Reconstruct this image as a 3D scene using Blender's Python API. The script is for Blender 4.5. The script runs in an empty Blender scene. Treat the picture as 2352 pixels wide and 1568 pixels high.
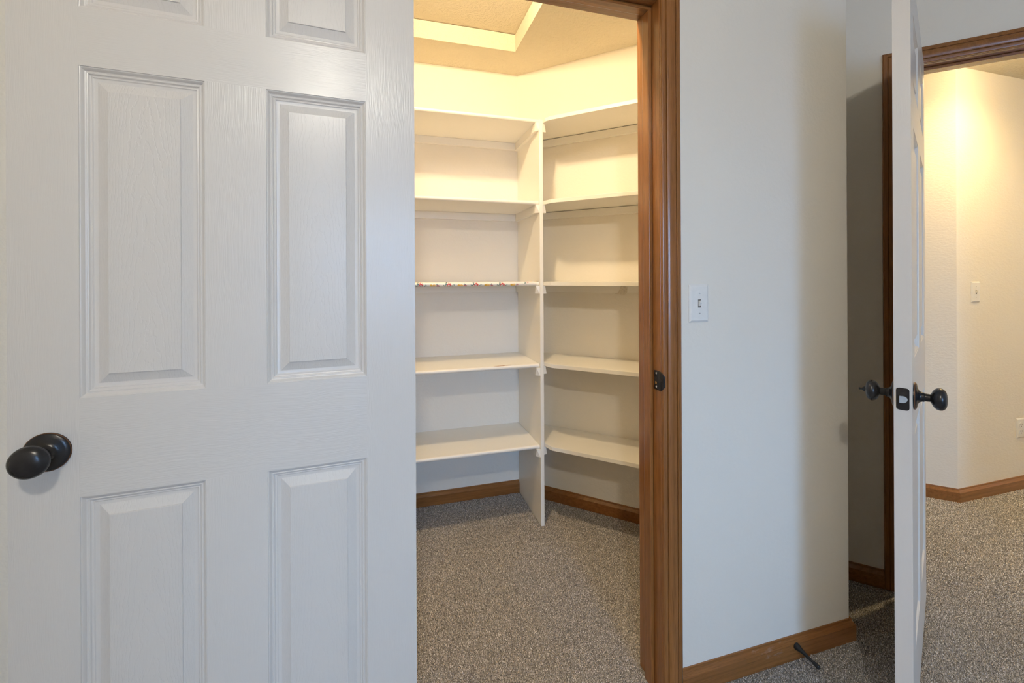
import bpy, bmesh, math, random
import numpy as np
from mathutils import Vector, Matrix

random.seed(7)
rng = np.random.default_rng(7)
scene = bpy.context.scene
COL = scene.collection

# ------------------------------------------------------------------ camera
cam_data = bpy.data.cameras.new('camera')
cam = bpy.data.objects.new('camera', cam_data)
COL.objects.link(cam)
scene.camera = cam
YAW, ROLL = 0.2843, 0.0046
fwd = Vector((math.sin(YAW), math.cos(YAW), 0))
rgt = Vector((math.cos(YAW), -math.sin(YAW), 0))
up = Vector((0, 0, 1))
cx, cz = math.cos(ROLL), math.sin(ROLL)
r2 = rgt * cx - up * cz
u2 = up * cx + rgt * cz
cam.matrix_world = Matrix(((r2.x, u2.x, -fwd.x, 0.0),
                           (r2.y, u2.y, -fwd.y, -1.0983),
                           (r2.z, u2.z, -fwd.z, 1.2329),
                           (0, 0, 0, 1)))
cam_data.sensor_fit = 'HORIZONTAL'
cam_data.sensor_width = 36.0
cam_data.lens = 992.34 / 2352 * 36.0
cam_data.shift_x = (1176 - 1176.5) / 2352
cam_data.shift_y = (638.28 - 784) / 2352
cam_data.clip_start = 0.02

# ------------------------------------------------------------------ world and view
world = bpy.data.worlds.new('world')
scene.world = world
world.use_nodes = True
SKY_L, GROUND_L = 27.0, 8.5
wt = world.node_tree
_tc = wt.nodes.new('ShaderNodeTexCoord')
_sp = wt.nodes.new('ShaderNodeSeparateXYZ')
wt.links.new(_tc.outputs['Generated'], _sp.inputs[0])
_mr = wt.nodes.new('ShaderNodeMapRange')
_mr.inputs['From Min'].default_value = -0.03
_mr.inputs['From Max'].default_value = 0.05
wt.links.new(_sp.outputs[2], _mr.inputs['Value'])
_mx = wt.nodes.new('ShaderNodeMix')
_mx.data_type = 'RGBA'
SKY_C, GROUND_C = (0.31, 0.58, 1.0), (0.34, 0.55, 1.0)
_mx.inputs[6].default_value = (*[c * GROUND_L for c in GROUND_C], 1)
_mx.inputs[7].default_value = (*[c * SKY_L for c in SKY_C], 1)
wt.links.new(_mr.outputs[0], _mx.inputs[0])
wt.links.new(_mx.outputs[2], wt.nodes['Background'].inputs[0])
vs = scene.view_settings
vs.view_transform = 'Standard'
vs.look = 'None'
vs.gamma = 1.0
vs.use_curve_mapping = False
vs.exposure = 0.0
scene.cycles.diffuse_bounces = 8
scene.cycles.max_bounces = 9
scene.cycles.use_light_tree = False
scene.cycles.adaptive_threshold = 0.035

LAMP_W = 205.0        # bedroom ceiling lamp
BULB_W = 180.0       # closet bulb
HALL_W = 62.0        # hall downlight

# light portal in the bedroom window behind the camera: it guides the sky's own light indoors
wl = bpy.data.lights.new('window_portal', 'AREA')
wl.shape = 'RECTANGLE'
wl.size, wl.size_y = 0.80, 1.37
wl.cycles.is_portal = True
wlo = bpy.data.objects.new('window_portal', wl)
COL.objects.link(wlo)
wlo.location = (0.58, -4.10, 1.335)
wlo.rotation_euler = (math.radians(90), 0, 0)

# ------------------------------------------------------------------ node helpers
def new_mat(name):
    m = bpy.data.materials.new(name)
    m.use_nodes = True
    return m, m.node_tree, m.node_tree.nodes['Principled BSDF']

def nd(t, typ, **kw):
    n = t.nodes.new(typ)
    for k, v in kw.items():
        if k == 'inp':
            for a, b in v.items():
                n.inputs[a].default_value = b
        else:
            setattr(n, k, v)
    return n

def ramp(t, stops):
    n = t.nodes.new('ShaderNodeValToRGB')
    e = n.color_ramp.elements
    e[0].position, e[0].color = stops[0][0], (*stops[0][1], 1)
    e[1].position, e[1].color = stops[-1][0], (*stops[-1][1], 1)
    for p, c in stops[1:-1]:
        x = e.new(p)
        x.color = (*c, 1)
    return n

def mapping(t, scale, coord='Object', loc=(0, 0, 0)):
    tc = t.nodes.new('ShaderNodeTexCoord')
    mp = nd(t, 'ShaderNodeMapping')
    mp.inputs['Scale'].default_value = scale
    mp.inputs['Location'].default_value = loc
    t.links.new(tc.outputs[coord], mp.inputs[0])
    return mp

def math_n(t, op, a, b=None):
    n = nd(t, 'ShaderNodeMath', operation=op)
    for i, v in enumerate((a, b)):
        if v is None:
            continue
        if isinstance(v, (int, float)):
            n.inputs[i].default_value = v
        else:
            t.links.new(v, n.inputs[i])
    return n.outputs[0]

def paint(name, col, rough=0.7, tex=90.0, dist=0.0012, strength=0.35, stretch=(1, 1, 1)):
    m, t, b = new_mat(name)
    b.inputs['Base Color'].default_value = (*col, 1)
    b.inputs['Roughness'].default_value = rough
    mp = mapping(t, stretch)
    n1 = nd(t, 'ShaderNodeTexNoise', inp={'Scale': tex, 'Detail': 2.0, 'Roughness': 0.55})
    t.links.new(mp.outputs[0], n1.inputs['Vector'])
    r = ramp(t, [(0.38, (0, 0, 0)), (0.62, (1, 1, 1))])
    t.links.new(n1.outputs[0], r.inputs[0])
    bp = nd(t, 'ShaderNodeBump', inp={'Strength': strength, 'Distance': dist})
    t.links.new(r.outputs[0], bp.inputs['Height'])
    t.links.new(bp.outputs[0], b.inputs['Normal'])
    return m

def door_paint(name, kind):
    m, t, b = new_mat(name)
    b.inputs['Base Color'].default_value = (0.735, 0.70, 0.665, 1)
    b.inputs['Roughness'].default_value = 0.29
    fine, along = 520.0, 9.0
    sc = (along, fine, fine) if kind == 'rail' else (fine, fine, along)
    mp = mapping(t, sc)
    # slow drift so the grain lines wander
    mp2 = mapping(t, (3, 3, 3))
    nw = nd(t, 'ShaderNodeTexNoise', inp={'Scale': 2.2, 'Detail': 1.0})
    t.links.new(mp2.outputs[0], nw.inputs['Vector'])
    add = nd(t, 'ShaderNodeVectorMath', operation='MULTIPLY_ADD')
    t.links.new(nw.outputs['Color'], add.inputs[0])
    add.inputs[1].default_value = (10, 10, 10)
    t.links.new(mp.outputs[0], add.inputs[2])
    n1 = nd(t, 'ShaderNodeTexNoise', inp={'Scale': 1.0, 'Detail': 1.0, 'Roughness': 0.5})
    t.links.new(add.outputs[0], n1.inputs['Vector'])
    height = n1.outputs[0]
    if kind == 'smooth':
        height = math_n(t, 'MULTIPLY', n1.outputs[0], 0.12)
    if kind == 'panel':
        tc = t.nodes.new('ShaderNodeTexCoord')
        sp = nd(t, 'ShaderNodeSeparateXYZ')
        t.links.new(tc.outputs['Generated'], sp.inputs[0])
        so = nd(t, 'ShaderNodeSeparateXYZ')
        t.links.new(tc.outputs['Object'], so.inputs[0])
        x = math_n(t, 'SUBTRACT', sp.outputs[0], 0.52)
        n2 = nd(t, 'ShaderNodeTexNoise', inp={'Scale': 1.0, 'Detail': 5.0, 'Roughness': 0.6})
        mp3 = mapping(t, (34, 34, 14))
        t.links.new(mp3.outputs[0], n2.inputs['Vector'])
        wob = math_n(t, 'MULTIPLY', math_n(t, 'SUBTRACT', n2.outputs[0], 0.5), 0.30)
        f = math_n(t, 'ADD', math_n(t, 'ADD', so.outputs[2], math_n(t, 'MULTIPLY', math_n(t, 'MULTIPLY', x, x), 4.2)), wob)
        s = math_n(t, 'SINE', math_n(t, 'MULTIPLY', f, 78.0))
        r = ramp(t, [(0.80, (1, 1, 1)), (0.97, (0, 0, 0))])
        t.links.new(math_n(t, 'MULTIPLY_ADD', s, 0.5), r.inputs[0])
        r.inputs[0].links[0].from_node.inputs[2].default_value = 0.5
        height = math_n(t, 'ADD', math_n(t, 'MULTIPLY', n1.outputs[0], 0.30), math_n(t, 'MULTIPLY', r.outputs[0], 0.50))
    bp = nd(t, 'ShaderNodeBump', inp={'Strength': 0.8, 'Distance': 0.00044})
    t.links.new(height, bp.inputs['Height'])
    t.links.new(bp.outputs[0], b.inputs['Normal'])
    return m

def wood(name, axis, a=(0.200, 0.075, 0.019), c=(0.350, 0.146, 0.041), rough=0.26):
    m, t, b = new_mat(name)
    sc = [95.0, 95.0, 95.0]
    sc['xyz'.index(axis)] = 2.6
    mp = mapping(t, tuple(sc))
    n1 = nd(t, 'ShaderNodeTexNoise', inp={'Scale': 1.0, 'Detail': 3.0, 'Roughness': 0.6})
    t.links.new(mp.outputs[0], n1.inputs['Vector'])
    r = ramp(t, [(0.2, a), (0.5, tuple((p + q) / 2 for p, q in zip(a, c))), (0.8, c)])
    t.links.new(n1.outputs[0], r.inputs[0])
    # fine dark pores
    sc2 = [700.0, 700.0, 700.0]
    sc2['xyz'.index(axis)] = 18.0
    mp2 = mapping(t, tuple(sc2))
    n2 = nd(t, 'ShaderNodeTexNoise', inp={'Scale': 1.0, 'Detail': 1.0})
    t.links.new(mp2.outputs[0], n2.inputs['Vector'])
    r2_ = ramp(t, [(0.28, (0.72, 0.68, 0.64)), (0.45, (1, 1, 1))])
    t.links.new(n2.outputs[0], r2_.inputs[0])
    mx = nd(t, 'ShaderNodeMix', data_type='RGBA', blend_type='MULTIPLY')
    mx.inputs[0].default_value = 1.0
    t.links.new(r.outputs[0], mx.inputs[6])
    t.links.new(r2_.outputs[0], mx.inputs[7])
    t.links.new(mx.outputs[2], b.inputs['Base Color'])
    b.inputs['Roughness'].default_value = rough
    b.inputs['Coat Weight'].default_value = 0.45
    b.inputs['Coat Roughness'].default_value = 0.15
    bp = nd(t, 'ShaderNodeBump', inp={'Strength': 0.25, 'Distance': 0.0004})
    t.links.new(n1.outputs[0], bp.inputs['Height'])
    t.links.new(bp.outputs[0], b.inputs['Normal'])
    return m

def plain(name, col, rough=0.4, metal=0.0, noise=0.0, scale=60.0):
    m, t, b = new_mat(name)
    b.inputs['Roughness'].default_value = rough
    b.inputs['Metallic'].default_value = metal
    mp = mapping(t, (1, 1, 1))
    n1 = nd(t, 'ShaderNodeTexNoise', inp={'Scale': scale, 'Detail': 3.0})
    t.links.new(mp.outputs[0], n1.inputs['Vector'])
    r = ramp(t, [(0.3, tuple(v * (1 - noise) for v in col)), (0.7, tuple(min(1, v * (1 + noise)) for v in col))])
    t.links.new(n1.outputs[0], r.inputs[0])
    t.links.new(r.outputs[0], b.inputs['Base Color'])
    return m

def emission(name, col, strength):
    m, t, b = new_mat(name)
    b.inputs['Base Color'].default_value = (0.9, 0.9, 0.9, 1)
    b.inputs['Emission Color'].default_value = (*col, 1)
    b.inputs['Emission Strength'].default_value = strength
    m.cycles.emission_sampling = 'NONE'     # the lamp's own light object does the lighting
    return m

M = {}
M['wall'] = paint('wall_paint', (0.835, 0.80, 0.735), 0.62, tex=75.0, dist=0.0012, strength=0.22)
M['hallwall'] = paint('hall_wall_paint', (0.835, 0.785, 0.69), 0.62, tex=60.0, dist=0.0014, strength=0.24, stretch=(1, 1, 1.8))
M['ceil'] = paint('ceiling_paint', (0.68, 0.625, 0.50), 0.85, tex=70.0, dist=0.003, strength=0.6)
M['shelf'] = paint('shelf_paint', (0.88, 0.86, 0.81), 0.38, tex=40.0, dist=0.0004, strength=0.15)
M['stile'] = door_paint('door_paint_stile', 'stile')
M['rail'] = door_paint('door_paint_rail', 'rail')
M['panel'] = door_paint('door_paint_panel', 'panel')
M['moulding'] = door_paint('door_paint_moulding', 'smooth')
M['wood_z'] = wood('stained_wood_upright', 'z')
M['wood_x'] = wood('stained_wood_level', 'x')
M['bronze'] = plain('dark_bronze', (0.032, 0.031, 0.033), 0.27, 0.35, 0.2)
M['copper'] = plain('worn_copper_edge', (0.22, 0.11, 0.06), 0.35, 0.9, 0.2)
M['steel'] = plain('steel', (0.62, 0.60, 0.58), 0.28, 1.0, 0.08)
M['brass'] = plain('brass', (0.65, 0.35, 0.12), 0.35, 1.0, 0.1)
M['plate'] = plain('switch_plastic', (0.83, 0.83, 0.82), 0.3, 0.0, 0.02)
M['slot'] = plain('dark_slot', (0.10, 0.09, 0.085), 0.6, 0.0, 0.1)
M['hole'] = plain('dark_hole', (0.012, 0.010, 0.009), 0.7, 0.0, 0.1)
M['rubber'] = plain('black_rubber', (0.012, 0.012, 0.013), 0.45, 0.0, 0.2)
M['rawwood'] = plain('bare_wood_chip', (0.38, 0.17, 0.06), 0.6, 0.0, 0.3, 200)
M['patch'] = plain('putty_smear', (0.72, 0.67, 0.58), 0.8, 0.0, 0.12, 150)
M['lamp'] = emission('lamp_glass', (1.0, 0.94, 0.82), 20.0)
M['bulb'] = emission('bulb_glass', (1.0, 0.755, 0.445), 20.0)
M['hall_lens'] = emission('downlight_lens', (1.0, 0.74, 0.38), 20.0)

# carpet: speckled yarn; the pile tufts carry their own yarn colour
def carpet_mats():
    m, t, b = new_mat('carpet_backing')
    mp = mapping(t, (1, 1, 1))
    n1 = nd(t, 'ShaderNodeTexNoise', inp={'Scale': 230.0, 'Detail': 3.0, 'Roughness': 0.7})
    t.links.new(mp.outputs[0], n1.inputs['Vector'])
    r = ramp(t, [(0.32, (0.10, 0.09, 0.08)), (0.5, (0.27, 0.25, 0.225)), (0.68, (0.55, 0.51, 0.46))])
    t.links.new(n1.outputs[0], r.inputs[0])
    t.links.new(r.outputs[0], b.inputs['Base Color'])
    b.inputs['Roughness'].default_value = 0.95
    b.inputs['Specular IOR Level'].default_value = 0.1
    bp = nd(t, 'ShaderNodeBump', inp={'Strength': 0.9, 'Distance': 0.004})
    t.links.new(n1.outputs[0], bp.inputs['Height'])
    t.links.new(bp.outputs[0], b.inputs['Normal'])
    m2, t2, b2 = new_mat('carpet_yarn')
    at = nd(t2, 'ShaderNodeAttribute', attribute_name='yarn')
    t2.links.new(at.outputs['Color'], b2.inputs['Base Color'])
    b2.inputs['Roughness'].default_value = 0.9
    b2.inputs['Specular IOR Level'].default_value = 0.15

    return m, m2
M['carpet'], M['yarn'] = carpet_mats()

def floral():
    m, t, b = new_mat('floral_contact_paper')
    tc = t.nodes.new('ShaderNodeTexCoord')
    sp = nd(t, 'ShaderNodeSeparateXYZ')
    t.links.new(tc.outputs['Object'], sp.inputs[0])
    # v runs over the top and down the front edge, u along the shelf
    nz = nd(t, 'ShaderNodeTexNoise', inp={'Scale': 330.0, 'Detail': 1.0})
    t.links.new(tc.outputs['Object'], nz.inputs['Vector'])
    wob = math_n(t, 'MULTIPLY', math_n(t, 'SUBTRACT', nz.outputs[0], 0.5), 0.012)
    v = math_n(t, 'SUBTRACT', sp.outputs[2], sp.outputs[1])
    PER = 0.130
    def blob(u0, v0, rad, vper=0.075):
        uu = math_n(t, 'MODULO', math_n(t, 'ADD', math_n(t, 'SUBTRACT', sp.outputs[0], u0), 10 * PER + PER / 2), PER)
        uu = math_n(t, 'SUBTRACT', uu, PER / 2)
        vv = math_n(t, 'MODULO', math_n(t, 'ADD', math_n(t, 'SUBTRACT', v, v0), 10 * vper + vper / 2), vper)
        vv = math_n(t, 'SUBTRACT', vv, vper / 2)
        d = math_n(t, 'SQRT', math_n(t, 'ADD', math_n(t, 'MULTIPLY', uu, uu), math_n(t, 'MULTIPLY', vv, vv)))
        return math_n(t, 'LESS_THAN', math_n(t, 'ADD', d, wob), rad)
    base = nd(t, 'ShaderNodeRGB')
    base.outputs[0].default_value = (0.86, 0.85, 0.82, 1)
    cur = base.outputs[0]
    def lay(mask, col):
        nonlocal cur
        mx = nd(t, 'ShaderNodeMix', data_type='RGBA')
        t.links.new(mask, mx.inputs[0])
        t.links.new(cur, mx.inputs[6])
        mx.inputs[7].default_value = (*col, 1)
        cur = mx.outputs[2]
    g, rd, yl, pk, wh = (0.09, 0.20, 0.19), (0.62, 0.06, 0.06), (0.86, 0.52, 0.07), (0.60, 0.18, 0.20), (0.86, 0.83, 0.80)
    X0, V0 = 0.155, -0.006
    lay(blob(X0 - 0.019, V0 - 0.002, 0.0042), g)
    lay(blob(X0 - 0.013, V0 + 0.007, 0.0045), g)
    lay(blob(X0 + 0.017, V0 - 0.003, 0.0042), g)
    lay(blob(X0 + 0.023, V0 + 0.003, 0.0032), (0.25, 0.38, 0.36))
    lay(blob(X0 - 0.025, V0 + 0.002, 0.0034), (0.25, 0.38, 0.36))
    lay(blob(X0, V0, 0.0108), rd)
    lay(blob(X0 - 0.004, V0 - 0.008, 0.004), (0.80, 0.30, 0.10))
    lay(blob(X0 - 0.001, V0 - 0.002, 0.0062), wh)
    lay(blob(X0 - 0.001, V0 - 0.003, 0.0026), (0.16, 0.2, 0.32))
    lay(blob(X0 + 0.047, V0, 0.0075), yl)
    lay(blob(X0 + 0.059, V0 - 0.001, 0.0085), (0.88, 0.58, 0.20))
    lay(blob(X0 + 0.074, V0 + 0.005, 0.0035), g)
    lay(blob(X0 + 0.077, V0 - 0.003, 0.0068), pk)
    lay(blob(X0 + 0.083, V0 - 0.006, 0.003), (0.2, 0.12, 0.16))
    t.links.new(cur, b.inputs['Base Color'])
    b.inputs['Roughness'].default_value = 0.3
    return m
M['floral'] = floral()

# ------------------------------------------------------------------ mesh helpers
def link(name, verts, faces, mat, parent=None, smooth=False, bevel=0.0, bseg=2):
    me = bpy.data.meshes.new(name)
    me.from_pydata([tuple(v) for v in verts], [], faces)
    bm = bmesh.new()
    bm.from_mesh(me)
    bmesh.ops.remove_doubles(bm, verts=bm.verts, dist=1e-6)
    bmesh.ops.recalc_face_normals(bm, faces=bm.faces)
    if bevel > 0:
        es = [e for e in bm.edges if len(e.link_faces) == 2 and e.calc_face_angle(0) > 0.5]
        bmesh.ops.bevel(bm, geom=es, offset=bevel, segments=bseg, profile=0.5, affect='EDGES')
    bm.to_mesh(me)
    bm.free()
    if smooth:
        me.shade_smooth()
        try:
            me.set_sharp_from_angle(angle=math.radians(smooth if smooth is not True else 35))
        except Exception:
            pass
    o = bpy.data.objects.new(name, me)
    COL.objects.link(o)
    if isinstance(mat, (list, tuple)):
        for q in mat:
            me.materials.append(q)
    else:
        me.materials.append(mat)
    if parent:
        o.parent = parent
    return o

def merge(*pieces):
    V, F = [], []
    for v, f in pieces:
        n = len(V)
        V += [tuple(q) for q in v]
        F += [tuple(i + n for i in g) for g in f]
    return V, F

def boxg(x0, x1, y0, y1, z0, z1):
    v = [(x0, y0, z0), (x1, y0, z0), (x1, y1, z0), (x0, y1, z0), (x0, y0, z1), (x1, y0, z1), (x1, y1, z1), (x0, y1, z1)]
    return v, [(0, 3, 2, 1), (4, 5, 6, 7), (0, 1, 5, 4), (1, 2, 6, 5), (2, 3, 7, 6), (3, 0, 4, 7)]

def prism(poly, z0, z1):
    n = len(poly)
    v = [(p[0], p[1], z0) for p in poly] + [(p[0], p[1], z1) for p in poly]
    f = [tuple(reversed(range(n))), tuple(range(n, 2 * n))]
    f += [(i, (i + 1) % n, n + (i + 1) % n, n + i) for i in range(n)]
    return v, f

def bar(o, du, dv, dw, u0, u1, v0, v1, w0, w1):
    """box in a local frame: origin o and the three axes"""
    v, f = boxg(u0, u1, v0, v1, w0, w1)
    o, du, dv, dw = Vector(o), Vector(du), Vector(dv), Vector(dw)
    return [o + du * a + dv * b + dw * c for a, b, c in v], f

def lathe(prof, seg=40, axis='y', origin=(0, 0, 0), sgn=1.0):
    """prof: (distance along axis, radius)"""
    V, F = [], []
    for a, r in prof:
        for k in range(seg):
            th = 2 * math.pi * k / seg
            c, s = r * math.cos(th), r * math.sin(th)
            if axis == 'y':
                V.append((origin[0] + c, origin[1] + sgn * a, origin[2] + s))
            elif axis == 'z':
                V.append((origin[0] + c, origin[1] + s, origin[2] + sgn * a))
            else:
                V.append((origin[0] + sgn * a, origin[1] + c, origin[2] + s))
    for i in range(len(prof) - 1):
        for k in range(seg):
            k2 = (k + 1) % seg
            F.append((i * seg + k, i * seg + k2, (i + 1) * seg + k2, (i + 1) * seg + k))
    F.append(tuple(reversed(range(seg))))
    F.append(tuple(range((len(prof) - 1) * seg, len(prof) * seg)))
    return V, F

def sweep(path, prof):
    """extrude a (offset, z) profile along a plan polyline; offset to the right of travel"""
    pts = [Vector((p[0], p[1])) for p in path]
    n = len(pts)
    nr = []
    for i in range(n - 1):
        d = (pts[i + 1] - pts[i]).normalized()
        nr.append(Vector((d.y, -d.x)))
    V, F = [], []
    k = len(prof)
    for i in range(n):
        if i == 0:
            m = nr[0]
        elif i == n - 1:
            m = nr[-1]
        else:
            m = (nr[i - 1] + nr[i])
            m = m / (1 + nr[i - 1].dot(nr[i]))
        for o, z in prof:
            q = pts[i] + m * o
            V.append((q.x, q.y, z))
    for i in range(n - 1):
        for j in range(k):
            j2 = (j + 1) % k
            F.append((i * k + j, i * k + j2, (i + 1) * k + j2, (i + 1) * k + j))
    F.append(tuple(range(k)))
    F.append(tuple(reversed(range((n - 1) * k, n * k))))
    return V, F

def empty(name, loc=(0, 0, 0), rz=0.0, parent=None):
    o = bpy.data.objects.new(name, None)
    o.empty_display_size = 0.05
    COL.objects.link(o)
    o.location = loc
    o.rotation_euler = (0, 0, rz)
    if parent:
        o.parent = parent
    return o

def tag(o, label, cat=None, group=None, kind=None):
    o['label'] = label
    if cat:
        o['category'] = cat
    if group:
        o['group'] = group
    if kind:
        o['kind'] = kind
    return o

R2 = math.sqrt(0.5)
S_FAR = 2.04
def fw(s, o=0.0):
    """plan point on the angled wall: s along it, o behind its face"""
    c = S_FAR / 2
    return (c + s * R2 + o * R2, c - s * R2 + o * R2)
WT = 0.115            # wall thickness
H_BED, H_CLO, H_SOF, H_HALL = 2.44, 2.497, 2.409, 2.385
XC, YC = 0.745, 1.300 # closet inside corner
XK = 1.520            # outside corner of the main wall
HX, HY = 3.009, 0.493 # hall corner
JR, JL = 0.775, 0.058 # closet jamb faces
ZH = 2.053            # closet head jamb underside
FJ0, FJ1, FZH = 1.307, 2.146, 2.047   # bedroom doorway jamb faces along s, head

def arc(c, r, a0, a1, n=6):
    return [(c[0] + r * math.cos(a0 + (a1 - a0) * i / n), c[1] + r * math.sin(a0 + (a1 - a0) * i / n)) for i in range(n + 1)]

# ------------------------------------------------------------------ setting: walls, floor, ceilings
def struct(name, geo, mat, label, smooth=False, bevel=0.0):
    o = link(name, geo[0], geo[1], mat, smooth=smooth, bevel=bevel)
    return tag(o, label, kind='structure')

floor = struct('floor', boxg(-2.2, 5.0, -4.2, 2.6, -0.06, -0.006), M['carpet'], 'speckled grey brown cut pile carpet through bedroom, closet and hall')

rk = 0.006
corner = arc((XK - rk, rk), rk, -math.pi / 2, 0, 5)
wm = merge(prism([(-2.1, 0), (JL - 0.018, 0), (JL - 0.018, WT), (-2.1, WT)], -0.02, 2.52),
           prism([(JL - 0.018, 0), (JR + 0.018, 0), (JR + 0.018, WT), (JL - 0.018, WT)], ZH + 0.018, 2.52),
           prism([(JR + 0.018, 0)] + corner + [(XK, S_FAR - XK), (XK - WT, S_FAR - XK + WT), (XK - WT, WT), (JR + 0.018, WT)], -0.02, 2.52))
struct('wall_front', wm, M['wall'], 'off-white painted wall between the closet doorway and the outside corner')

sA = ((S_FAR - YC) - YC) / math.sqrt(2)
wa = merge(prism([fw(sA), fw(FJ0 - 0.018), fw(FJ0 - 0.018, WT), fw(sA, WT)], -0.02, 2.52),
           prism([fw(FJ0 - 0.018), fw(FJ1 + 0.018), fw(FJ1 + 0.018, WT), fw(FJ0 - 0.018, WT)], FZH + 0.018, 2.52),
           prism([fw(FJ1 + 0.018), fw(3.9), fw(3.9, WT), fw(FJ1 + 0.018, WT)], -0.02, 2.52))
struct('wall_angled', wa, M['wall'], 'angled off-white wall behind the right shelves, holding the bedroom doorway')
struct('wall_closet_back', prism([(-1.1, YC), (S_FAR - YC, YC), (S_FAR - YC + 0.05, YC + WT), (-1.1, YC + WT)], -0.02, 2.52), M['wall'], 'warm lit closet wall behind the left shelves')
struct('wall_closet_left', boxg(-1.1, -1.0, WT, YC, -0.02, 2.52), M['wall'], 'closet side wall hidden by the open door')
rh = 0.010
# rounded outside corner of the hall: face along (-1, 1)/sqrt2 meets the face y = HY
tanl = rh * math.tan(math.radians(22.5))
cc = (HX + tanl, HY + rh)
hc = arc(cc, rh, math.radians(225), math.radians(270), 6)
far_l = (HX - 1.5 * R2 * 1.2, HY + 1.5 * R2 * 1.2)
wh = prism([far_l] + hc + [(4.9, HY), (4.9, HY + WT), (HX + 0.05, HY + WT), (far_l[0] + 0.08, far_l[1] + 0.08)], -0.02, 2.5)
struct('wall_hall', wh, M['hallwall'], 'cream textured hall wall with a rounded outside corner', smooth=25)
struct('wall_hall_end', prism([far_l, (far_l[0] + .08, far_l[1] + .08), (far_l[0] - 0.55, far_l[1] - 0.69), (far_l[0] - 0.64, far_l[1] - 0.64)], -0.02, 2.5), M['wall'], 'far end wall of the hall')
struct('wall_hall_right', prism([(4.8, HY), (4.9, HY), (4.9, -2.0), (4.8, -2.0)], -0.02, 2.5), M['wall'], 'right end wall of the hall')
struct('wall_hall_front', prism([(3.7, -1.95), (4.9, -1.95), (4.9, -2.05), (3.7, -2.05)], -0.02, 2.5), M['wall'], 'near end wall of the hall')
struct('wall_left', boxg(-2.2, -2.1, -4.1, 0, -0.02, 2.52), M['wall'], 'left bedroom wall')
struct('wall_right', boxg(3.4, 3.5, -4.1, -1.37, -0.02, 2.52), M['wall'], 'right bedroom wall')
WX0, WX1, WZ0, WZ1 = 0.18, 0.98, 0.65, 2.02
wb = merge(boxg(-2.2, WX0, -4.1, -4.0, -0.02, 2.52), boxg(WX1, 3.5, -4.1, -4.0, -0.02, 2.52),
           boxg(WX0, WX1, -4.1, -4.0, -0.02, WZ0), boxg(WX0, WX1, -4.1, -4.0, WZ1, 2.52))
struct('wall_light_block', boxg(-2.1, 0.05, -4.0, -2.45, -0.02, 2.50), M['wall'], 'unseen wall block behind the camera, added to screen window light')  # added block: keeps the window's blue light off the closet door's left side
struct('wall_back', wb, M['wall'], 'bedroom wall with the window, behind the camera')
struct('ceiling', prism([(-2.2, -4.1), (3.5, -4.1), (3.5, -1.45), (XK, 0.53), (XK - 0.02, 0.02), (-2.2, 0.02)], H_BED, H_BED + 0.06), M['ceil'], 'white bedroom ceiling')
# closet ceiling with the dropped soffit along the back and right side
so = merge(prism([(0.65, WT), (XK - WT, WT), (XK - WT, S_FAR - XK + WT), (XC, YC), (-1.0, YC), (-1.0, 1.053), (0.65, 1.053)], H_SOF, H_CLO),
           prism([(-1.05, WT - 0.02), (XK - WT + .02, WT - 0.02), (XK - WT + .02, S_FAR - XK + WT), (XC, YC + 0.02), (-1.05, YC + 0.02)], H_CLO + 0.003, H_CLO + 0.05))
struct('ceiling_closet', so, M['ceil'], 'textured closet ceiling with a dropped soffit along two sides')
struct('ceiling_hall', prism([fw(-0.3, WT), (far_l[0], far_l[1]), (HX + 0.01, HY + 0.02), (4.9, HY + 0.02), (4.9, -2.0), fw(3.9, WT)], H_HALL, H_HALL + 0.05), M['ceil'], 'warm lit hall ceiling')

# baseboards
BB = [(0, -0.008), (0.013, -0.008), (0.013, 0.0455), (0.0124, 0.0466), (0.0042, 0.0575), (0.0036, 0.0640), (0.0026, 0.0655), (0, 0.0655)]
def scuffed(m):
    # pale rubbed-off marks on the face near the door stop
    t = m.node_tree
    b = t.nodes['Principled BSDF']
    src = b.inputs['Base Color'].links[0].from_socket
    mp = mapping(t, (14, 40, 60))
    n = nd(t, 'ShaderNodeTexNoise', inp={'Scale': 1.0, 'Detail': 4.0, 'Roughness': 0.65})
    t.links.new(mp.outputs[0], n.inputs['Vector'])
    r = ramp(t, [(0.60, (0, 0, 0)), (0.74, (1, 1, 1))])
    t.links.new(n.outputs[0], r.inputs[0])
    tc = t.nodes.new('ShaderNodeTexCoord')
    sp = nd(t, 'ShaderNodeSeparateXYZ')
    t.links.new(tc.outputs['Object'], sp.inputs[0])
    mr = nd(t, 'ShaderNodeMapRange', inp={1: 0.16, 2: 0.0, 3: 0.0, 4: 0.42})
    t.links.new(math_n(t, 'ABSOLUTE', math_n(t, 'SUBTRACT', sp.outputs[0], 1.16)), mr.inputs[0])
    mx = nd(t, 'ShaderNodeMix', data_type='RGBA')
    t.links.new(math_n(t, 'MULTIPLY', mr.outputs[0], r.outputs[0]), mx.inputs[0])
    t.links.new(src, mx.inputs[6])
    mx.inputs[7].default_value = (0.55, 0.48, 0.42, 1)
    t.links.new(mx.outputs[2], b.inputs['Base Color'])
    return m
M['wood_scuff'] = scuffed(wood('stained_wood_scuffed', 'x'))
def baseboard(name, path, label, mat='wood_x'):
    g = sweep(path, BB)
    return tag(link(name, g[0], g[1], M[mat], smooth=8), label, kind='structure')
baseboard('baseboard_front', [(0.838, 0), (XK, 0), (XK, S_FAR - XK)], 'brown stained baseboard under the light switch wall with a rounded top', 'wood_scuff')
baseboard('baseboard_angled', [(XK, S_FAR - XK), fw(FJ0 - 0.063)], 'brown baseboard in the dark corner behind the open bedroom door')
baseboard('baseboard_closet_back', [(-1.0, YC), (XC - 0.010, YC)], 'brown baseboard below the left closet shelves')
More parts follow.
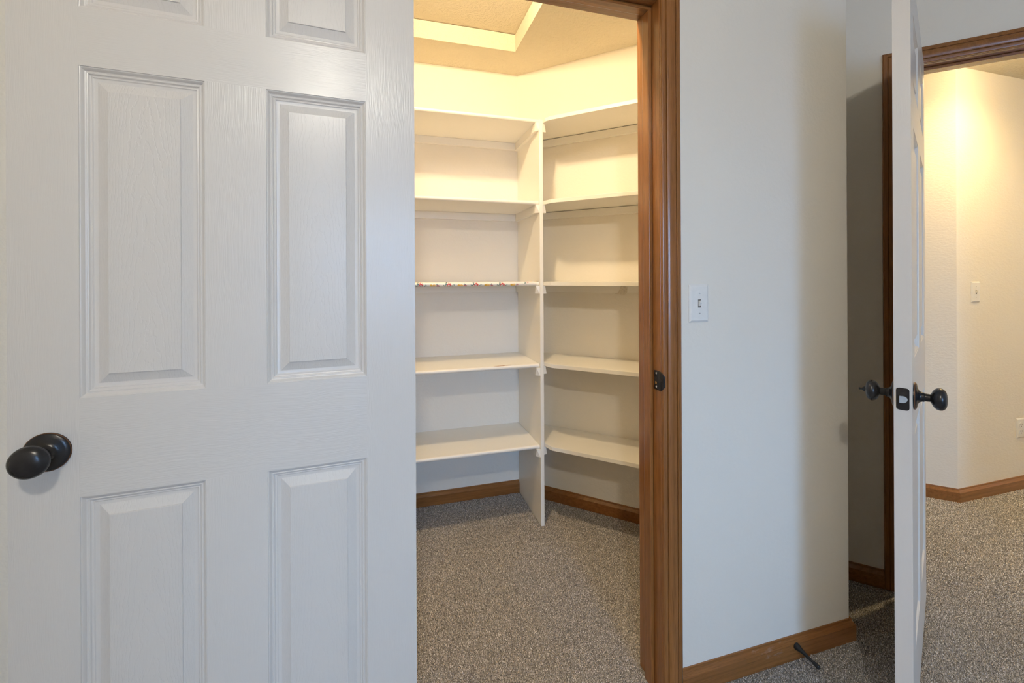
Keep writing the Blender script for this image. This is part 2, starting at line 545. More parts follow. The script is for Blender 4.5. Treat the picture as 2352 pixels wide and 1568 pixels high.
baseboard('baseboard_closet_angled', [(XC + 0.010, S_FAR - XC - 0.010), (XK - WT, S_FAR - XK + WT)], 'brown baseboard below the right closet shelves')
baseboard('baseboard_hall', [far_l, (HX, HY), (4.8, HY)], 'brown baseboard round the hall corner')
baseboard('baseboard_left', [(-2.1, 0), (JL - 0.063, 0)], 'brown baseboard behind the open closet door')

# ------------------------------------------------------------------ door frames
CAS = [(0.0014, 0), (0.0014, 0.0065), (0.0028, 0.0088), (0.005, 0.0100), (0.0138, 0.0108), (0.0146, 0.0096), (0.0150, 0.0074), (0.0166, 0.0074), (0.0170, 0.0096), (0.0180, 0.0114), (0.023, 0.0140),
       (0.033, 0.0158), (0.044, 0.0152), (0.0456, 0.0140), (0.0460, 0.0112), (0.0474, 0.0112), (0.0478, 0.0140), (0.0492, 0.0152), (0.059, 0.0150), (0.0622, 0.0130), (0.063, 0.010), (0.063, 0)]
def casing(o, dl, dw, dn, length, m0, m1, mat, parent, label=None):
    """moulded casing: dl along, dw across from the opening outwards, dn out of the wall; m0, m1 mitre the ends"""
    o, dl, dw, dn = Vector(o), Vector(dl), Vector(dw), Vector(dn)
    V = []
    for w, t in CAS:
        V.append(o + dl * (-w * m0) + dw * w + dn * t)
    for w, t in CAS:
        V.append(o + dl * (length + w * m1) + dw * w + dn * t)
    k = len(CAS)
    F = [(i, (i + 1) % k, k + (i + 1) % k, k + i) for i in range(k)] + [tuple(range(k)), tuple(range(2 * k - 1, k - 1, -1))]
    return link('casing', V, F, mat, parent, smooth=25)

def door_frame(name, o, dx, dn, j0, j1, zh, label, mh):
    """frame in a wall: o plan origin, dx along the wall, dn out of the room face; stop toward the far side"""
    f = empty(name)
    tag(f, label, kind='structure')
    o = Vector((*o, 0)); dx = Vector((*dx, 0)); dn = Vector((*dn, 0)); uz = Vector((0, 0, 1))
    casing(o + dx * j1 + uz * -0.005, uz, dx, dn, zh + 0.005, 0, 1, M['wood_z'], f)
    casing(o + dx * j0 + uz * -0.005, uz, -dx, dn, zh + 0.005, 0, 1, M['wood_z'], f)
    casing(o + dx * j0 + uz * zh, dx, uz, dn, j1 - j0, 1, 1, mh, f)
    for a, b in ((j0 - 0.018, j0), (j1, j1 + 0.018)):
        g = bar(o, dx, -dn, uz, a, b, 0.0, WT + 0.001, -0.008, zh + 0.018)
        link('jamb', g[0], g[1], M['wood_z'], f, bevel=0.0015)
    g = bar(o, dx, -dn, uz, j0, j1, 0.0, WT + 0.001, zh, zh + 0.018)
    link('head_jamb', g[0], g[1], mh, f, bevel=0.0015)
    for a, b in ((j0, j0 + 0.011), (j1 - 0.011, j1)):
        g = bar(o, dx, -dn, uz, a, b, 0.038, 0.072, -0.008, zh - 0.011)
        link('stop', g[0], g[1], M['wood_z'], f, bevel=0.002)
    g = bar(o, dx, -dn, uz, j0, j1, 0.038, 0.072, zh - 0.011, zh)
    link('head_stop', g[0], g[1], mh, f, bevel=0.002)
    return f

M['wood_d'] = wood('stained_wood_diagonal', 'x')
frame1 = door_frame('trim_1', (0, 0), (1, 0), (0, -1), JL, JR, ZH, 'brown stained wooden frame and moulded casing round the closet doorway', M['wood_x'])
frame2 = door_frame('trim_2', fw(0), (R2, -R2), (-R2, -R2), FJ0, FJ1, FZH, 'brown stained wooden frame and casing round the bedroom doorway', M['wood_d'])

# strike plate on the closet jamb with its curved lip over the casing edge
def strike(parent):
    zc, hh = 0.927, 0.0285
    t = 0.0014
    outer = []
    prof = [(0.032, 0.0), (0.020, 0.0), (0.004, 0.0), (-0.006, 0.0), (-0.0095, 0.0006), (-0.0120, 0.0026), (-0.0136, 0.0062)]
    V, F = [], []
    n = 12
    for i, (y, dx) in enumerate(prof):
        # the lip narrows to a round tongue
        if y >= 0.0:
            h = hh
        else:
            q = min(1.0, -y / 0.0136)
            h = hh * math.sqrt(max(0.0, 1 - 0.72 * q * q))
        for j in range(n + 1):
            z = zc - h + 2 * h * j / n
            V.append((JR - 0.0006 + dx, y, z))
    rows = len(prof)
    hole = {(0, j) for j in (3, 4, 5, 6, 7, 8)}
    for i in range(rows - 1):
        for j in range(n):
            a = i * (n + 1) + j
            F.append((a, a + 1, a + n + 2, a + n + 1))
    o = link('strike_plate', V, F, M['bronze'], parent, smooth=60)
    md = o.modifiers.new('thick', 'SOLIDIFY'); md.thickness = t; md.offset = 0
    o['label'] = 'black strike plate with a curved lip'
    g = merge(boxg(JR - 0.0019, JR - 0.0012, 0.0135, 0.0265, zc - 0.013, zc + 0.008))
    link('latch_hole', g[0], g[1], M['hole'], o)
    g = boxg(JR - 0.0024, JR - 0.0018, 0.0165, 0.0245, zc - 0.012, zc - 0.005)
    link('brass_tab', g[0], g[1], M['brass'], o)
    for z in (zc + 0.020, zc - 0.020):
        g = lathe([(0, 0.0034), (0.0010, 0.0030), (0.0013, 0.0016)], 16, 'x', (JR - 0.0012, 0.020, z), -1)
        link('screw', g[0], g[1], M['steel'], o, smooth=True)
strike(frame1)

# ------------------------------------------------------------------ six-panel doors
PROF = [(0, 0), (0.0008, -0.0016), (0.0022, -0.0020), (0.0040, -0.0040), (0.0060, -0.0072), (0.0080, -0.0080), (0.0092, -0.0074), (0.0108, -0.0080),
        (0.0122, -0.0104), (0.0138, -0.0112), (0.0155, -0.0108), (0.0172, -0.0124), (0.0185, -0.0128), (0.0235, -0.0128), (0.0410, -0.0048), (0.0415, -0.0030), (0.0424, -0.0026)]
DT = 0.035
def panel_geo(x0, x1, z0, z1, prof, field):
    V, F = [], []
    n = len(prof)
    for side in (0, 1):
        base = len(V)
        for d, dep in prof:
            y = -dep if side == 0 else DT + dep
            V += [(x0 + d, y, z0 + d), (x1 - d, y, z0 + d), (x1 - d, y, z1 - d), (x0 + d, y, z1 - d)]
        for i in range(n - 1):
            for k in range(4):
                a, b = base + i * 4 + k, base + i * 4 + (k + 1) % 4
                F.append((a, b, b + 4, a + 4))
        e = base + (n - 1) * 4
        if field:
            F.append((e, e + 1, e + 2, e + 3))
    m = n * 4
    for k in range(4):
        F.append((k, (k + 1) % 4, m + (k + 1) % 4, m + k))
    if not field:
        e = (n - 1) * 4
        for k in range(4):
            F.append((e + k, e + (k + 1) % 4, m + e + (k + 1) % 4, m + e + k))
    return V, F

KNOB = [(0.0, 0.012), (0.004, 0.0125), (0.020, 0.0118), (0.021, 0.0100), (0.031, 0.0095), (0.033, 0.0125), (0.0355, 0.0185), (0.039, 0.0235), (0.0435, 0.0268),
        (0.0485, 0.0280), (0.0535, 0.0270), (0.0575, 0.0240), (0.0605, 0.0190), (0.0622, 0.0120), (0.0629, 0.0050), (0.0630, 0.0004)]
ROSE = [(0.0024, 0.03495), (0.0034, 0.0350), (0.0042, 0.0343)]
ROSE2 = [(0.0, 0.0347), (0.0026, 0.0348), (0.0040, 0.0340), (0.0058, 0.0322), (0.0072, 0.0270), (0.0086, 0.0200), (0.0108, 0.0150), (0.0135, 0.0130), (0.0160, 0.0125)]

def knob_set(parent, x, z, side, finial=False, short=False):
    """side -1: on the front face (y = 0); +1: on the back face"""
    y = 0.0 if side < 0 else DT
    k = 0.78 if short else 1.0
    g = lathe([(a * k, r) for a, r in KNOB], 48, 'y', (x, y, z), side)
    o = link('knob', g[0], g[1], M['bronze'], parent, smooth=40)
    o['label'] = 'round oil-rubbed bronze door knob'
    g = lathe(ROSE, 48, 'y', (x, y, z), side)
    link('rose_rim', g[0], g[1], M['copper'], o, smooth=40)
    g = lathe(ROSE2, 48, 'y', (x, y, z), side)
    link('rose', g[0], g[1], M['bronze'], o, smooth=40)
    if finial:
        g = lathe([(0.0625, 0.0075), (0.066, 0.0062), (0.071, 0.0026), (0.073, 0.0022), (0.0745, 0.0030), (0.0765, 0.0022), (0.0775, 0.0005)], 20, 'y', (x, y, z), side)
        link('lock_button', g[0], g[1], M['bronze'], o, smooth=50)
    else:
        g = lathe([(0.0130, 0.0026), (0.0150, 0.0026), (0.0152, 0.0012)], 14, 'y', (x + 0.0128, y, z - 0.0065), side)
        link('set_pin', g[0], g[1], M['steel'], o, smooth=40)

def six_panel(name, loc, rz, W, stile_h, stile_f, mull, rows, z0, z1, label, knob_z):
    d = empty(name, loc, rz)
    tag(d, label, kind='structure')
    px = (W - stile_h - stile_f - mull) / 2
    xs = [(-W + stile_f, -W + stile_f + px), (-stile_h - px, -stile_h)]
    def brd(nm, mat, x0, x1, a, b):
        g = boxg(x0, x1, 0, DT, a, b)
        return link(nm, g[0], g[1], mat, d)
    brd('stile', M['stile'], -stile_h, 0, z0, z1)
    brd('stile', M['stile'], -W, -W + stile_f, z0, z1)
    edges = [z0] + [v for r in rows for v in r] + [z1]
    for i in range(0, len(edges), 2):
        brd('rail', M['rail'], -W + stile_f, -stile_h, edges[i], edges[i + 1])
    for a, b in rows:
        brd('mullion', M['stile'], xs[0][1], xs[1][0], a, b)
        for x0, x1 in xs:
            g = panel_geo(x0, x1, a, b, PROF[13:], True)
            pn = link('panel', g[0], g[1], M['panel'], d, smooth=12)
            g = panel_geo(x0, x1, a, b, PROF[:14], False)
            link('moulding', g[0], g[1], M['moulding'], pn, smooth=22)
    for zz in (0.28, 1.075, 1.87):
        g = boxg(-0.0014, 0.0003, 0.003, 0.033, zz - 0.045, zz + 0.045)
        h = link('hinge', g[0], g[1], M['bronze'], d, bevel=0.0006)
        g = lathe([(-0.045, 0.0055), (0.045, 0.0055)], 16, 'z', (-0.002, 0.038, zz))
        link('hinge_barrel', g[0], g[1], M['bronze'], h, smooth=40)
    # latch face plate and bolt on the free edge
    hw = 0.0125
    plate = []
    for qx, qz, a0 in ((hw - .006, .028 - .006, 0), (-hw + .006, .028 - .006, 90), (-hw + .006, -.028 + .006, 180), (hw - .006, -.028 + .006, 270)):
        plate += [(qx + .006 * math.cos(math.radians(a0 + t)), qz + .006 * math.sin(math.radians(a0 + t))) for t in (0, 30, 60, 90)]
    n = len(plate)
    V = [(-W - 0.0012, DT / 2 + a, knob_z + b) for a, b in plate] + [(-W + 0.002, DT / 2 + a, knob_z + b) for a, b in plate]
    F = [tuple(range(n)), tuple(range(2 * n - 1, n - 1, -1))] + [(i, (i + 1) % n, n + (i + 1) % n, n + i) for i in range(n)]
    lp = link('latch_plate', V, F, M['bronze'], d)
    lp['label'] = 'black latch plate with a silver bolt'
    # bolt: flat on one side, rounded and sloped on the other
    pts = [(-0.0062, -0.0085), (-0.0062, 0.0085)] + [(0.0005 + 0.0085 * math.cos(math.radians(t)), 0.0085 * math.sin(math.radians(t))) for t in range(90, -91, -20)]
    n = len(pts)
    V = [(-W - 0.0085 + max(0, a) * 0.6, DT / 2 - a, knob_z + b) for a, b in pts] + [(-W - 0.001, DT / 2 - a, knob_z + b) for a, b in pts]
    F = [tuple(range(n)), tuple(range(2 * n - 1, n - 1, -1))] + [(i, (i + 1) % n, n + (i + 1) % n, n + i) for i in range(n)]
    link('latch_bolt', V, F, M['steel'], lp, smooth=40)
    for zz in (-0.021, 0.021):
        g = lathe([(0.0, 0.0033), (0.0009, 0.003), (0.0012, 0.001)], 14, 'x', (-W - 0.0011, DT / 2, knob_z + zz), -1)
        link('screw', g[0], g[1], M['bronze'], lp, smooth=40)
    return d

ROWS = [(0.235, 0.831), (1.0143, 1.6305), (1.739, 1.935)]
door1 = six_panel('door_1', (0.0651, -0.0673, 0), 0.0657, 0.711, 0.1075, 0.100, 0.1085, ROWS, 0.012, 2.045,
                  'large white six-panel closet door swung open in the left foreground', 0.922)
knob_set(door1, -0.711 + 0.055, 0.922, -1)
knob_set(door1, -0.711 + 0.055, 0.922, 1, short=True)
door2 = six_panel('door_2', (1.97895, 0.04544, 0), math.radians(28.34), 0.813, 0.112, 0.108, 0.112, ROWS, 0.012, 2.045,
                  'white six-panel bedroom door seen edge-on at the right', 0.922)
knob_set(door2, -0.813 + 0.060, 0.922, -1)
knob_set(door2, -0.813 + 0.060, 0.922, 1, finial=True)

# ------------------------------------------------------------------ closet shelving
ZL = [2.0269, 1.6174, 1.2136, 0.8039, 0.3973]
ZR = [2.0215, 1.6165, 1.2132, 0.8128, 0.4096]
YF = YC - 0.3633
TH = 0.019
DX0, DX1, DYF = XC - 0.0095, XC + 0.0095, 0.926
left = empty('closet_shelving', (0, 0, 0))
tag(left, 'white painted shelving with a tall end panel on the closet back wall', 'shelving', 'closet shelving')
right = empty('closet_shelving', (0, 0, 0))
tag(right, 'five white painted shelves on the angled closet wall by the brown door frame', 'shelving', 'closet shelving')
order = ['top', 'second', 'middle', 'fourth', 'lowest']
# end panel
g = boxg(DX0, DX1, DYF, YC - 0.001, -0.004, ZL[0] - 0.004)
div = link('end_panel', g[0], g[1], M['shelf'], left, bevel=0.0022)
def round_shelf(x0, x1, yb, yf, z1, th, r=0.0085):
    """board with a half-round nosing along the front"""
    sec = [(yb, z1 - th), (yb, z1)]
    zc = z1 - th / 2
    k = 8
    sec += [(yf + r - r * math.sin(math.pi * i / k), zc + th / 2 * math.cos(math.pi * i / k)) for i in range(k + 1)]
    n = len(sec)
    V = [(x0, y, z) for y, z in sec] + [(x1, y, z) for y, z in sec]
    F = [tuple(range(n)), tuple(range(2 * n - 1, n - 1, -1))] + [(i, (i + 1) % n, n + (i + 1) % n, n + i) for i in range(n)]
    return V, F
def cleat_side(xi, xo, yb, yf, z1, h, cut, top=1.0):
    """cleat along the end panel (xi against it, xo outside): the outer corner of its front end is cut back towards the bottom"""
    xt = xi + (xo - xi) * top
    V = [(xi, yb, z1 - h), (xo, yb, z1 - h), (xt, yb, z1), (xi, yb, z1),
         (xi, yf, z1 - h), (xo, yf + cut, z1 - h), (xt, yf + cut * 0.2, z1), (xi, yf, z1)]
    F = [(0, 1, 2, 3), (4, 5, 6, 7), (0, 1, 5, 4), (1, 2, 6, 5), (2, 3, 7, 6), (3, 0, 4, 7)]
    return V, F
CH = 0.040
shelf3 = shelf4 = None
for i, z in enumerate(ZL):
    g = round_shelf(-0.999, DX0 - 0.0012 if i else DX1 - 0.004, YC - 0.001, YF, z, TH)
    s = link('shelf', g[0], g[1], M['shelf'], left, smooth=50)
    if i == 2: shelf3 = s
    if i == 3: shelf4 = s
    g = boxg(-0.999, DX0 - 0.019, YC - 0.019, YC - 0.001, z - TH - CH, z - TH - 0.0004)
    link('cleat', g[0], g[1], M['shelf'], left, bevel=0.0012)
    g = cleat_side(DX0, DX0 - 0.018, YC - 0.001, DYF + 0.004, z - TH - 0.0004, CH, 0.020)
    link('cleat', g[0], g[1], M['shelf'], div)
    zr = ZR[i]
    g = cleat_side(DX1, DX1 + 0.018, YC - 0.03, DYF + 0.004, zr - TH - 0.0004, CH, 0.004, 0.55)
    link('cleat', g[0], g[1], M['shelf'], right)
DR = 0.2852 * math.sqrt(2)
SR = 2.045
for i, z in enumerate(ZR):
    x0, x1 = DX1 + 0.0012, XK - WT - 0.002
    yl = SR - DR - x0
    g_ = 0.004 if i in (0, 1) else 0.0035   # dark gap between board and wall
    poly = [(x0, S_FAR - x0 - g_ * 1.414), (x0, max(yl + 0.030, DYF + 0.005) if i else yl + 0.012), (x0 + 0.016, SR - DR - x0 - 0.016), (x1, SR - DR - x1), (x1, S_FAR - x1 - g_ * 1.414)]
    g = prism(poly, z - TH, z)
    link('shelf', g[0], g[1], M['shelf'], right, bevel=0.0016)
    a, b = Vector((x0 + 0.02, S_FAR - x0 - 0.02)), Vector((x1, S_FAR - x1))
    nrm = Vector((-R2, -R2)) * 0.018
    e = Vector((-R2, -R2)) * 0.0008
    g = prism([a + e, b + e, b + nrm, a + nrm], z - TH - CH, z - TH - 0.003)
    link('cleat', g[0], g[1], M['shelf'], right, bevel=0.0012)

# floral contact paper wrapped over the front of the middle left shelf
def liner(parent, z1):
    r, th = 0.0085, TH
    zc = z1 - th / 2
    t = 0.0006
    sec = [(YF + 0.12, z1 + t), (YF + 0.05, z1 + t)]
    k = 10
    sec += [(YF + r - (r + t) * math.sin(math.pi * i / k), zc + (th / 2 + t) * math.cos(math.pi * i / k)) for i in range(k + 1)]
    sec += [(YF + 0.03, z1 - th - t)]
    xs = np.linspace(-0.99, DX0 - 0.004, 120)
    V, F = [], []
    m = len(sec)
    for x in xs:
        for j, (y, z) in enumerate(sec):
            # the right-hand end is torn back diagonally on the front
            lim = DX0 - 0.004 - max(0.0, (j - 2)) / (m - 3) * 0.17
            xx = min(x, lim)
            curl = 0.004 * max(0.0, (xx - (DX0 - 0.03)) / 0.026) ** 2 if j < 3 else 0.0
            V.append((xx, y, z + curl))
    for i in range(len(xs) - 1):
        for j in range(m - 1):
            a = i * m + j
            F.append((a, a + 1, a + m + 1, a + m))
    o = link('shelf_liner', V, F, M['floral'], parent, smooth=60)
    o['label'] = 'floral contact paper with red and yellow blossoms'
    return o
# the paper's print is laid out from the shelf's own front edge
lo = liner(shelf3, ZL[2])
for v in lo.data.vertices:
    v.co.y -= YF
    v.co.z -= ZL[2] - TH / 2
lo.location = (0, YF, ZL[2] - TH / 2)
lo.matrix_parent_inverse = Matrix.Identity(4)

def patch(name, pts, mat, parent, label=None):
    n = len(pts)
    o = link(name, pts, [tuple(range(n))], mat, parent)
    md = o.modifiers.new('thick', 'SOLIDIFY'); md.thickness = 0.0003
    if label: o['label'] = label
    return o
# bare wood where the paint is chipped off the nosing of the fourth left shelf
z4 = ZL[3] + 0.0005
chip = [(0.500, -0.001), (0.520, 0.0015), (0.545, 0.0012), (0.556, 0.004), (0.577, 0.0055), (0.592, 0.0035), (0.583, 0.0008), (0.562, 0.0002), (0.548, -0.0022), (0.52, -0.0018)]
patch('paint_chip', [(x, YF + 0.0078 + y * 1.5, z4 - max(0.0, -y) * 0.25) for x, y in chip], M['rawwood'], shelf4, 'bare brown wood under chipped paint')

# a smear of old putty on the cleat under the middle right shelf
sm = [(1.1279, 0.8846, 1.1483), (1.1406, 0.8719, 1.1575), (1.1502, 0.8623, 1.1888), (1.1627, 0.8498, 1.1933), (1.1736, 0.8389, 1.1845), (1.1720, 0.8405, 1.1558), (1.1626, 0.8499, 1.1446), (1.1469, 0.8656, 1.1465)]
patch('putty_smear', sm, M['patch'], right)

# ------------------------------------------------------------------ switches and outlet
def plate_geo(w, h, t, b):
    V = [(-w / 2, 0, -h / 2), (w / 2, 0, -h / 2), (w / 2, 0, h / 2), (-w / 2, 0, h / 2)]
    V += [(-w / 2, -t * .35, -h / 2), (w / 2, -t * .35, -h / 2), (w / 2, -t * .35, h / 2), (-w / 2, -t * .35, h / 2)]
    V += [(-w / 2 + b, -t, -h / 2 + b), (w / 2 - b, -t, -h / 2 + b), (w / 2 - b, -t, h / 2 - b), (-w / 2 + b, -t, h / 2 - b)]
    F = [(0, 3, 2, 1), (8, 9, 10, 11)]
    for r in (0, 4):
        F += [(r + k, r + (k + 1) % 4, r + 4 + (k + 1) % 4, r + 4 + k) for k in range(4)]
    return V, F
def light_switch(loc, label, up_=True):
    s = empty('light_switch', loc)
    tag(s, label, 'switch', 'toggle light switches')
    g = plate_geo(0.070, 0.114, 0.006, 0.006)
    link('plate', g[0], g[1], M['plate'], s, bevel=0.0008)
    g = boxg(-0.0052, 0.0052, -0.0064, -0.0050, -0.0120, 0.0120)
    link('toggle_slot', g[0], g[1], M['slot'], s)
    sg = 1 if up_ else -1
    V = [(-0.0042, -0.006, -0.0085), (0.0042, -0.006, -0.0085), (0.0042, -0.006, 0.0085), (-0.0042, -0.006, 0.0085),
         (-0.0036, -0.0135, sg * 0.0055 - 0.0035), (0.0036, -0.0135, sg * 0.0055 - 0.0035), (0.0036, -0.0150, sg * 0.0055 + 0.0040), (-0.0036, -0.0150, sg * 0.0055 + 0.0040)]
    F = [(0, 3, 2, 1), (4, 5, 6, 7), (0, 1, 5, 4), (1, 2, 6, 5), (2, 3, 7, 6), (3, 0, 4, 7)]
    link('toggle', V, F, M['plate'], s, bevel=0.0008)
    for z in (0.030, -0.030):
        g = lathe([(0, 0.0034), (0.0006, 0.0033), (0.0011, 0.0022)], 16, 'y', (0, -0.0058, z), -1)
        sc_ = link('screw', g[0], g[1], M['plate'], s, smooth=40)
        g = boxg(-0.0026, 0.0026, -0.0072, -0.0066, z - 0.0005, z + 0.0005)
        link('screw_slot', g[0], g[1], M['slot'], sc_)
    return s
light_switch((0.9073, 0, 1.2109 - 0.057), 'white toggle light switch beside the closet door casing')
light_switch((3.156, HY, 1.1438), 'white toggle light switch on the cream hall wall')
ol = empty('wall_outlet', (3.5475, HY, 0.345))
tag(ol, 'white wall outlet low on the hall wall at the right edge', 'outlet')
g = plate_geo(0.070, 0.114, 0.006, 0.006)
link('plate', g[0], g[1], M['plate'], ol, bevel=0.0008)
for z in (0.0195, -0.0195):
    ring = [(0.017 * max(-1, min(1, 1.25 * math.cos(t))) * 0.98, 0.0145 * math.sin(t)) for t in np.linspace(0, 2 * math.pi, 25)[:-1]]
    n = len(ring)
    V = [(a, -0.0075, z + b) for a, b in ring] + [(a, -0.0055, z + b) for a, b in ring]
    F = [tuple(range(n)), tuple(range(2 * n - 1, n - 1, -1))] + [(i, (i + 1) % n, n + (i + 1) % n, n + i) for i in range(n)]
    rc = link('receptacle', V, F, M['plate'], ol, smooth=40)
    for x, hh in ((-0.0065, 0.0045), (0.0065, 0.0036)):
        g = boxg(x - 0.0011, x + 0.0011, -0.0079, -0.0070, z + 0.003 - hh, z + 0.003 + hh)
        link('socket_slot', g[0], g[1], M['slot'], rc)
    g = lathe([(0, 0.0024), (0.0006, 0.0024)], 12, 'y', (0, -0.0074, z - 0.0085), -1)
    link('ground_hole', g[0], g[1], M['slot'], rc)
g = lathe([(0, 0.0032), (0.0008, 0.003), (0.0011, 0.0018)], 16, 'y', (0, -0.0058, 0), -1)
link('screw', g[0], g[1], M['plate'], ol, smooth=40)

# ------------------------------------------------------------------ door stop on the baseboard
ds = empty('door_stop', (1.268, -0.013, 0.040))
tag(ds, 'black rubber-tipped door stop screwed into the brown baseboard', 'door stop')
ds.rotation_euler = (math.radians(2), 0, math.radians(-1.5))
g = lathe([(0, 0.0105), (0.004, 0.0108), (0.008, 0.0102), (0.013, 0.0082), (0.024, 0.0062), (0.036, 0.0050), (0.050, 0.0044), (0.060, 0.0042)], 28, 'y', (0, 0, 0), -1)
link('shaft', g[0], g[1], M['rubber'], ds, smooth=40)
g = lathe([(0.059, 0.0048), (0.062, 0.0056), (0.076, 0.0068), (0.0785, 0.0066), (0.080, 0.0050)], 28, 'y', (0, 0, 0), -1)
link('bumper', g[0], g[1], M['rubber'], ds, smooth=40)

# ------------------------------------------------------------------ lamps
def point(parent, loc, watts, col, radius):
    l = bpy.data.lights.new('lamp_light', 'POINT')
    l.energy = watts
    l.color = col
    l.shadow_soft_size = radius
    o = bpy.data.objects.new('lamp_light', l)
    COL.objects.link(o)
    o.parent = parent
    o.location = loc
    return o
cl = empty('ceiling_lamp', (-0.10, -1.70, H_BED))
tag(cl, 'round flush ceiling lamp in the bedroom, behind the camera', 'lamp')
g = lathe([(0, 0.065), (0.015, 0.063), (0.022, 0.030), (0.060, 0.016), (0.085, 0.016), (0.100, 0.014)], 40, 'z', (0, 0, 0), -1)
link('lamp_base', g[0], g[1], M['plate'], cl, smooth=40)
g = lathe([(0.130 - 0.032 * math.cos(a), max(0.002, 0.032 * math.sin(a))) for a in np.linspace(0.35, math.pi, 14)], 40, 'z', (0, 0, 0), -1)
link('lamp_shade', g[0], g[1], M['lamp'], cl, smooth=50)
point(cl, (0, 0, -0.132), LAMP_W, (1.0, 0.94, 0.82), 0.036)
bl = empty('closet_lamp', (0.27, 0.225, H_CLO + 0.003))
tag(bl, 'bare warm bulb in a ceiling socket inside the closet', 'lamp')
g = lathe([(0, 0.045), (0.010, 0.045), (0.016, 0.030), (0.030, 0.022)], 30, 'z', (0, 0, 0), -1)
link('socket', g[0], g[1], M['plate'], bl, smooth=40)
g = lathe([(0.030, 0.013), (0.036, 0.018), (0.046, 0.027), (0.058, 0.030), (0.070, 0.027), (0.080, 0.018), (0.086, 0.003)], 30, 'z', (0, 0, 0), -1)
link('bulb', g[0], g[1], M['bulb'], bl, smooth=60)
point(bl, (0, 0, -0.058), BULB_W, (1.0, 0.755, 0.445), 0.034)
HLX, HLY = 2.94, 0.13
def downlight(x, y, watts, label):
    dl = empty('hall_downlight', (x, y, H_HALL))
    tag(dl, label, 'lamp', 'recessed hall downlights')
    g = lathe([(-0.001, 0.085), (0.004, 0.083), (0.005, 0.066), (-0.002, 0.062)], 36, 'z', (0, 0, 0), -1)
    link('trim_ring', g[0], g[1], M['plate'], dl, smooth=40)
    g = lathe([(0.004, 0.064), (0.014, 0.062), (0.024, 0.050), (0.030, 0.028), (0.032, 0.002)], 36, 'z', (0, 0, 0), -1)
    link('lens', g[0], g[1], M['hall_lens'], dl, smooth=40)
    point(dl, (0, 0, -0.055), watts * 0.12, (1.0, 0.74, 0.38), 0.03)
    hl = bpy.data.lights.new('hall_beam', 'SPOT')
    hl.energy = watts
    hl.color = (1.0, 0.71, 0.32)
    hl.spot_size = math.radians(160)
    hl.spot_blend = 1.0
    hl.shadow_soft_size = 0.03
    hlo = bpy.data.objects.new('hall_beam', hl)
    COL.objects.link(hlo)
    hlo.parent = dl
    hlo.location = (0, 0, -0.036)
downlight(HLX, HLY, HALL_W, 'recessed warm downlight above the hall corner')
downlight(4.1, -0.55, HALL_W * 0.40, 'added unseen downlight beyond the right edge, filling the hall with light')  # unseen extra lamp, added to lift the hall ceiling and ambient light

# ------------------------------------------------------------------ window behind the camera
wn = empty('window_1', (0, 0, 0))
tag(wn, 'bedroom window behind the camera', kind='structure')
fr = 0.045
g = merge(boxg(WX0, WX0 + fr, -4.09, -4.02, WZ0, WZ1), boxg(WX1 - fr, WX1, -4.09, -4.02, WZ0, WZ1),
          boxg(WX0 + fr, WX1 - fr, -4.09, -4.02, WZ0, WZ0 + fr), boxg(WX0 + fr, WX1 - fr, -4.09, -4.02, WZ1 - fr, WZ1))
link('window_frame', g[0], g[1], M['plate'], wn)
g = boxg(WX0 + fr, WX1 - fr, -4.075, -4.035, 1.32, 1.355)
link('meeting_rail', g[0], g[1], M['plate'], wn)

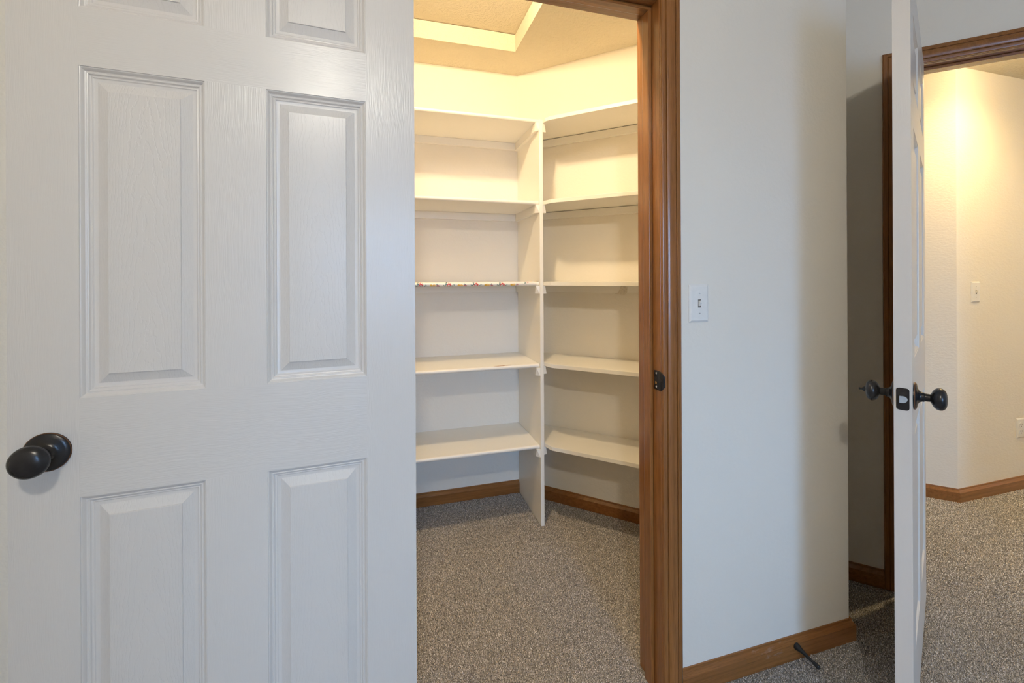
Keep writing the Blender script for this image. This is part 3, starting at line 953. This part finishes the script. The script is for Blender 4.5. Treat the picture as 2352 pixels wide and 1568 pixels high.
# ------------------------------------------------------------------ carpet pile (yarn tufts)
def pile(polys, step):
    out = []
    for poly, st in polys:
        P = np.array(poly)
        x0, y0 = P.min(0); x1, y1 = P.max(0)
        gx, gy = np.meshgrid(np.arange(x0, x1, st), np.arange(y0, y1, st))
        pts = np.stack([gx.ravel(), gy.ravel()], 1) + rng.uniform(-0.5, 0.5, (gx.size, 2)) * st
        ins = np.zeros(len(pts), bool)
        j = len(P) - 1
        for i in range(len(P)):
            c = ((P[i, 1] > pts[:, 1]) != (P[j, 1] > pts[:, 1])) & (pts[:, 0] < (P[j, 0] - P[i, 0]) * (pts[:, 1] - P[i, 1]) / (P[j, 1] - P[i, 1] + 1e-12) + P[i, 0])
            ins ^= c
            j = i
        pts = pts[ins]
        out.append((pts, np.full(len(pts), st)))
    pts = np.concatenate([o[0] for o in out]); st = np.concatenate([o[1] for o in out])
    n = len(pts)
    # the nap leans differently in vacuum stripes and foot marks
    x, y = pts[:, 0], pts[:, 1]
    lean = (np.sin(x * 9.0 + 2.0 * np.sin(y * 3.1)) + np.sin((x - y) * 6.3 + 1.3 * np.sin(x * 7.0)) + np.sin(y * 8.1 + x * 3.0 + 1.0)) / 3
    ang = np.where(lean > 0, -0.9, 2.2) + rng.normal(0, 0.9, n)
    mag = 0.0006 + 0.0019 * np.abs(lean) + rng.uniform(0, 0.0012, n)
    lx, ly = np.cos(ang) * mag, np.sin(ang) * mag
    h = rng.uniform(0.0035, 0.0066, n)
    r = st * rng.uniform(0.55, 0.85, n)
    rot = rng.uniform(0, 2 * np.pi, n)
    NV = 5
    V = np.zeros((n, NV, 3))
    for k in range(4):
        a = rot + k * np.pi / 2
        V[:, k, 0] = x + r * np.cos(a); V[:, k, 1] = y + r * np.sin(a); V[:, k, 2] = -0.008
    V[:, 4, 0] = x + lx; V[:, 4, 1] = y + ly; V[:, 4, 2] = -0.008 + h
    tri = [(k, (k + 1) % 4, 4) for k in range(4)]
    tri = np.array(tri)
    Fi = (np.arange(n)[:, None, None] * NV + tri[None]).reshape(-1)
    me = bpy.data.meshes.new('carpet_pile')
    me.vertices.add(n * NV)
    me.vertices.foreach_set('co', V.reshape(-1))
    nt = n * len(tri)
    me.loops.add(nt * 3)
    me.loops.foreach_set('vertex_index', Fi.astype(np.int32))
    me.polygons.add(nt)
    me.polygons.foreach_set('loop_start', np.arange(0, nt * 3, 3, dtype=np.int32))
    me.update(calc_edges=True)
    pal = np.array([(0.075, 0.070, 0.068), (0.18, 0.165, 0.155), (0.31, 0.28, 0.25), (0.46, 0.42, 0.375), (0.66, 0.62, 0.57), (0.26, 0.26, 0.275), (0.52, 0.43, 0.31)])
    ci = rng.choice(len(pal), nt, p=[0.15, 0.2, 0.22, 0.19, 0.10, 0.08, 0.06])
    c = np.minimum(pal[ci] * np.array([1.38, 1.45, 1.58]), 0.88) * rng.uniform(0.85, 1.15, (nt, 1))
    ca = np.ones((nt, 4)); ca[:, :3] = c
    at = me.attributes.new('yarn', 'FLOAT_COLOR', 'FACE')
    at.data.foreach_set('color', ca.reshape(-1).astype(np.float32))
    me.materials.append(M['yarn'])
    o = bpy.data.objects.new('carpet_pile', me)
    COL.objects.link(o)
    o.parent = floor
    o['kind'] = 'stuff'
    return n
g0 = 0.016
closet_poly = [(-0.05, WT - 0.13), (JR - 0.012, WT - 0.13), (JR - 0.012, WT + 0.005), (1.39, WT + 0.01), (1.39, 0.63), (XC + 0.01, S_FAR - XC - 0.035), (XC, YC - 0.014), (-0.05, YC - 0.014)]
bed_poly = [(0.3, -0.32), (0.9, -0.45), (2.4, -0.45), fw(FJ1 - 0.02, 0.0), fw(FJ1 - 0.02, WT), fw(FJ0 + 0.02, WT), fw(FJ0 + 0.02, 0), fw(1.24, -0.02), (XK + 0.014, 0.49), (XK + 0.014, -0.014), (JR + 0.06, -0.015), (JR - 0.012, 0.0), (JR - 0.012, -0.016), (0.3, -0.016)]
hall_poly = [fw(0.9, WT), fw(2.6, WT), (4.4, -0.55), (4.4, HY - 0.012), (HX, HY - 0.014), (2.35, HY - 0.014 + HX - 2.35 - 0.004)]
near_poly = [(-1.6, -0.016), (-1.6, -1.5), (3.1, -1.5), (3.1, -1.02), (2.53, -0.45), (0.9, -0.45), (0.3, -0.32), (0.3, -0.016)]
npile = pile([(closet_poly, 0.0036), (bed_poly, 0.0038), (hall_poly, 0.0050), (near_poly, 0.0075)], 0.005)
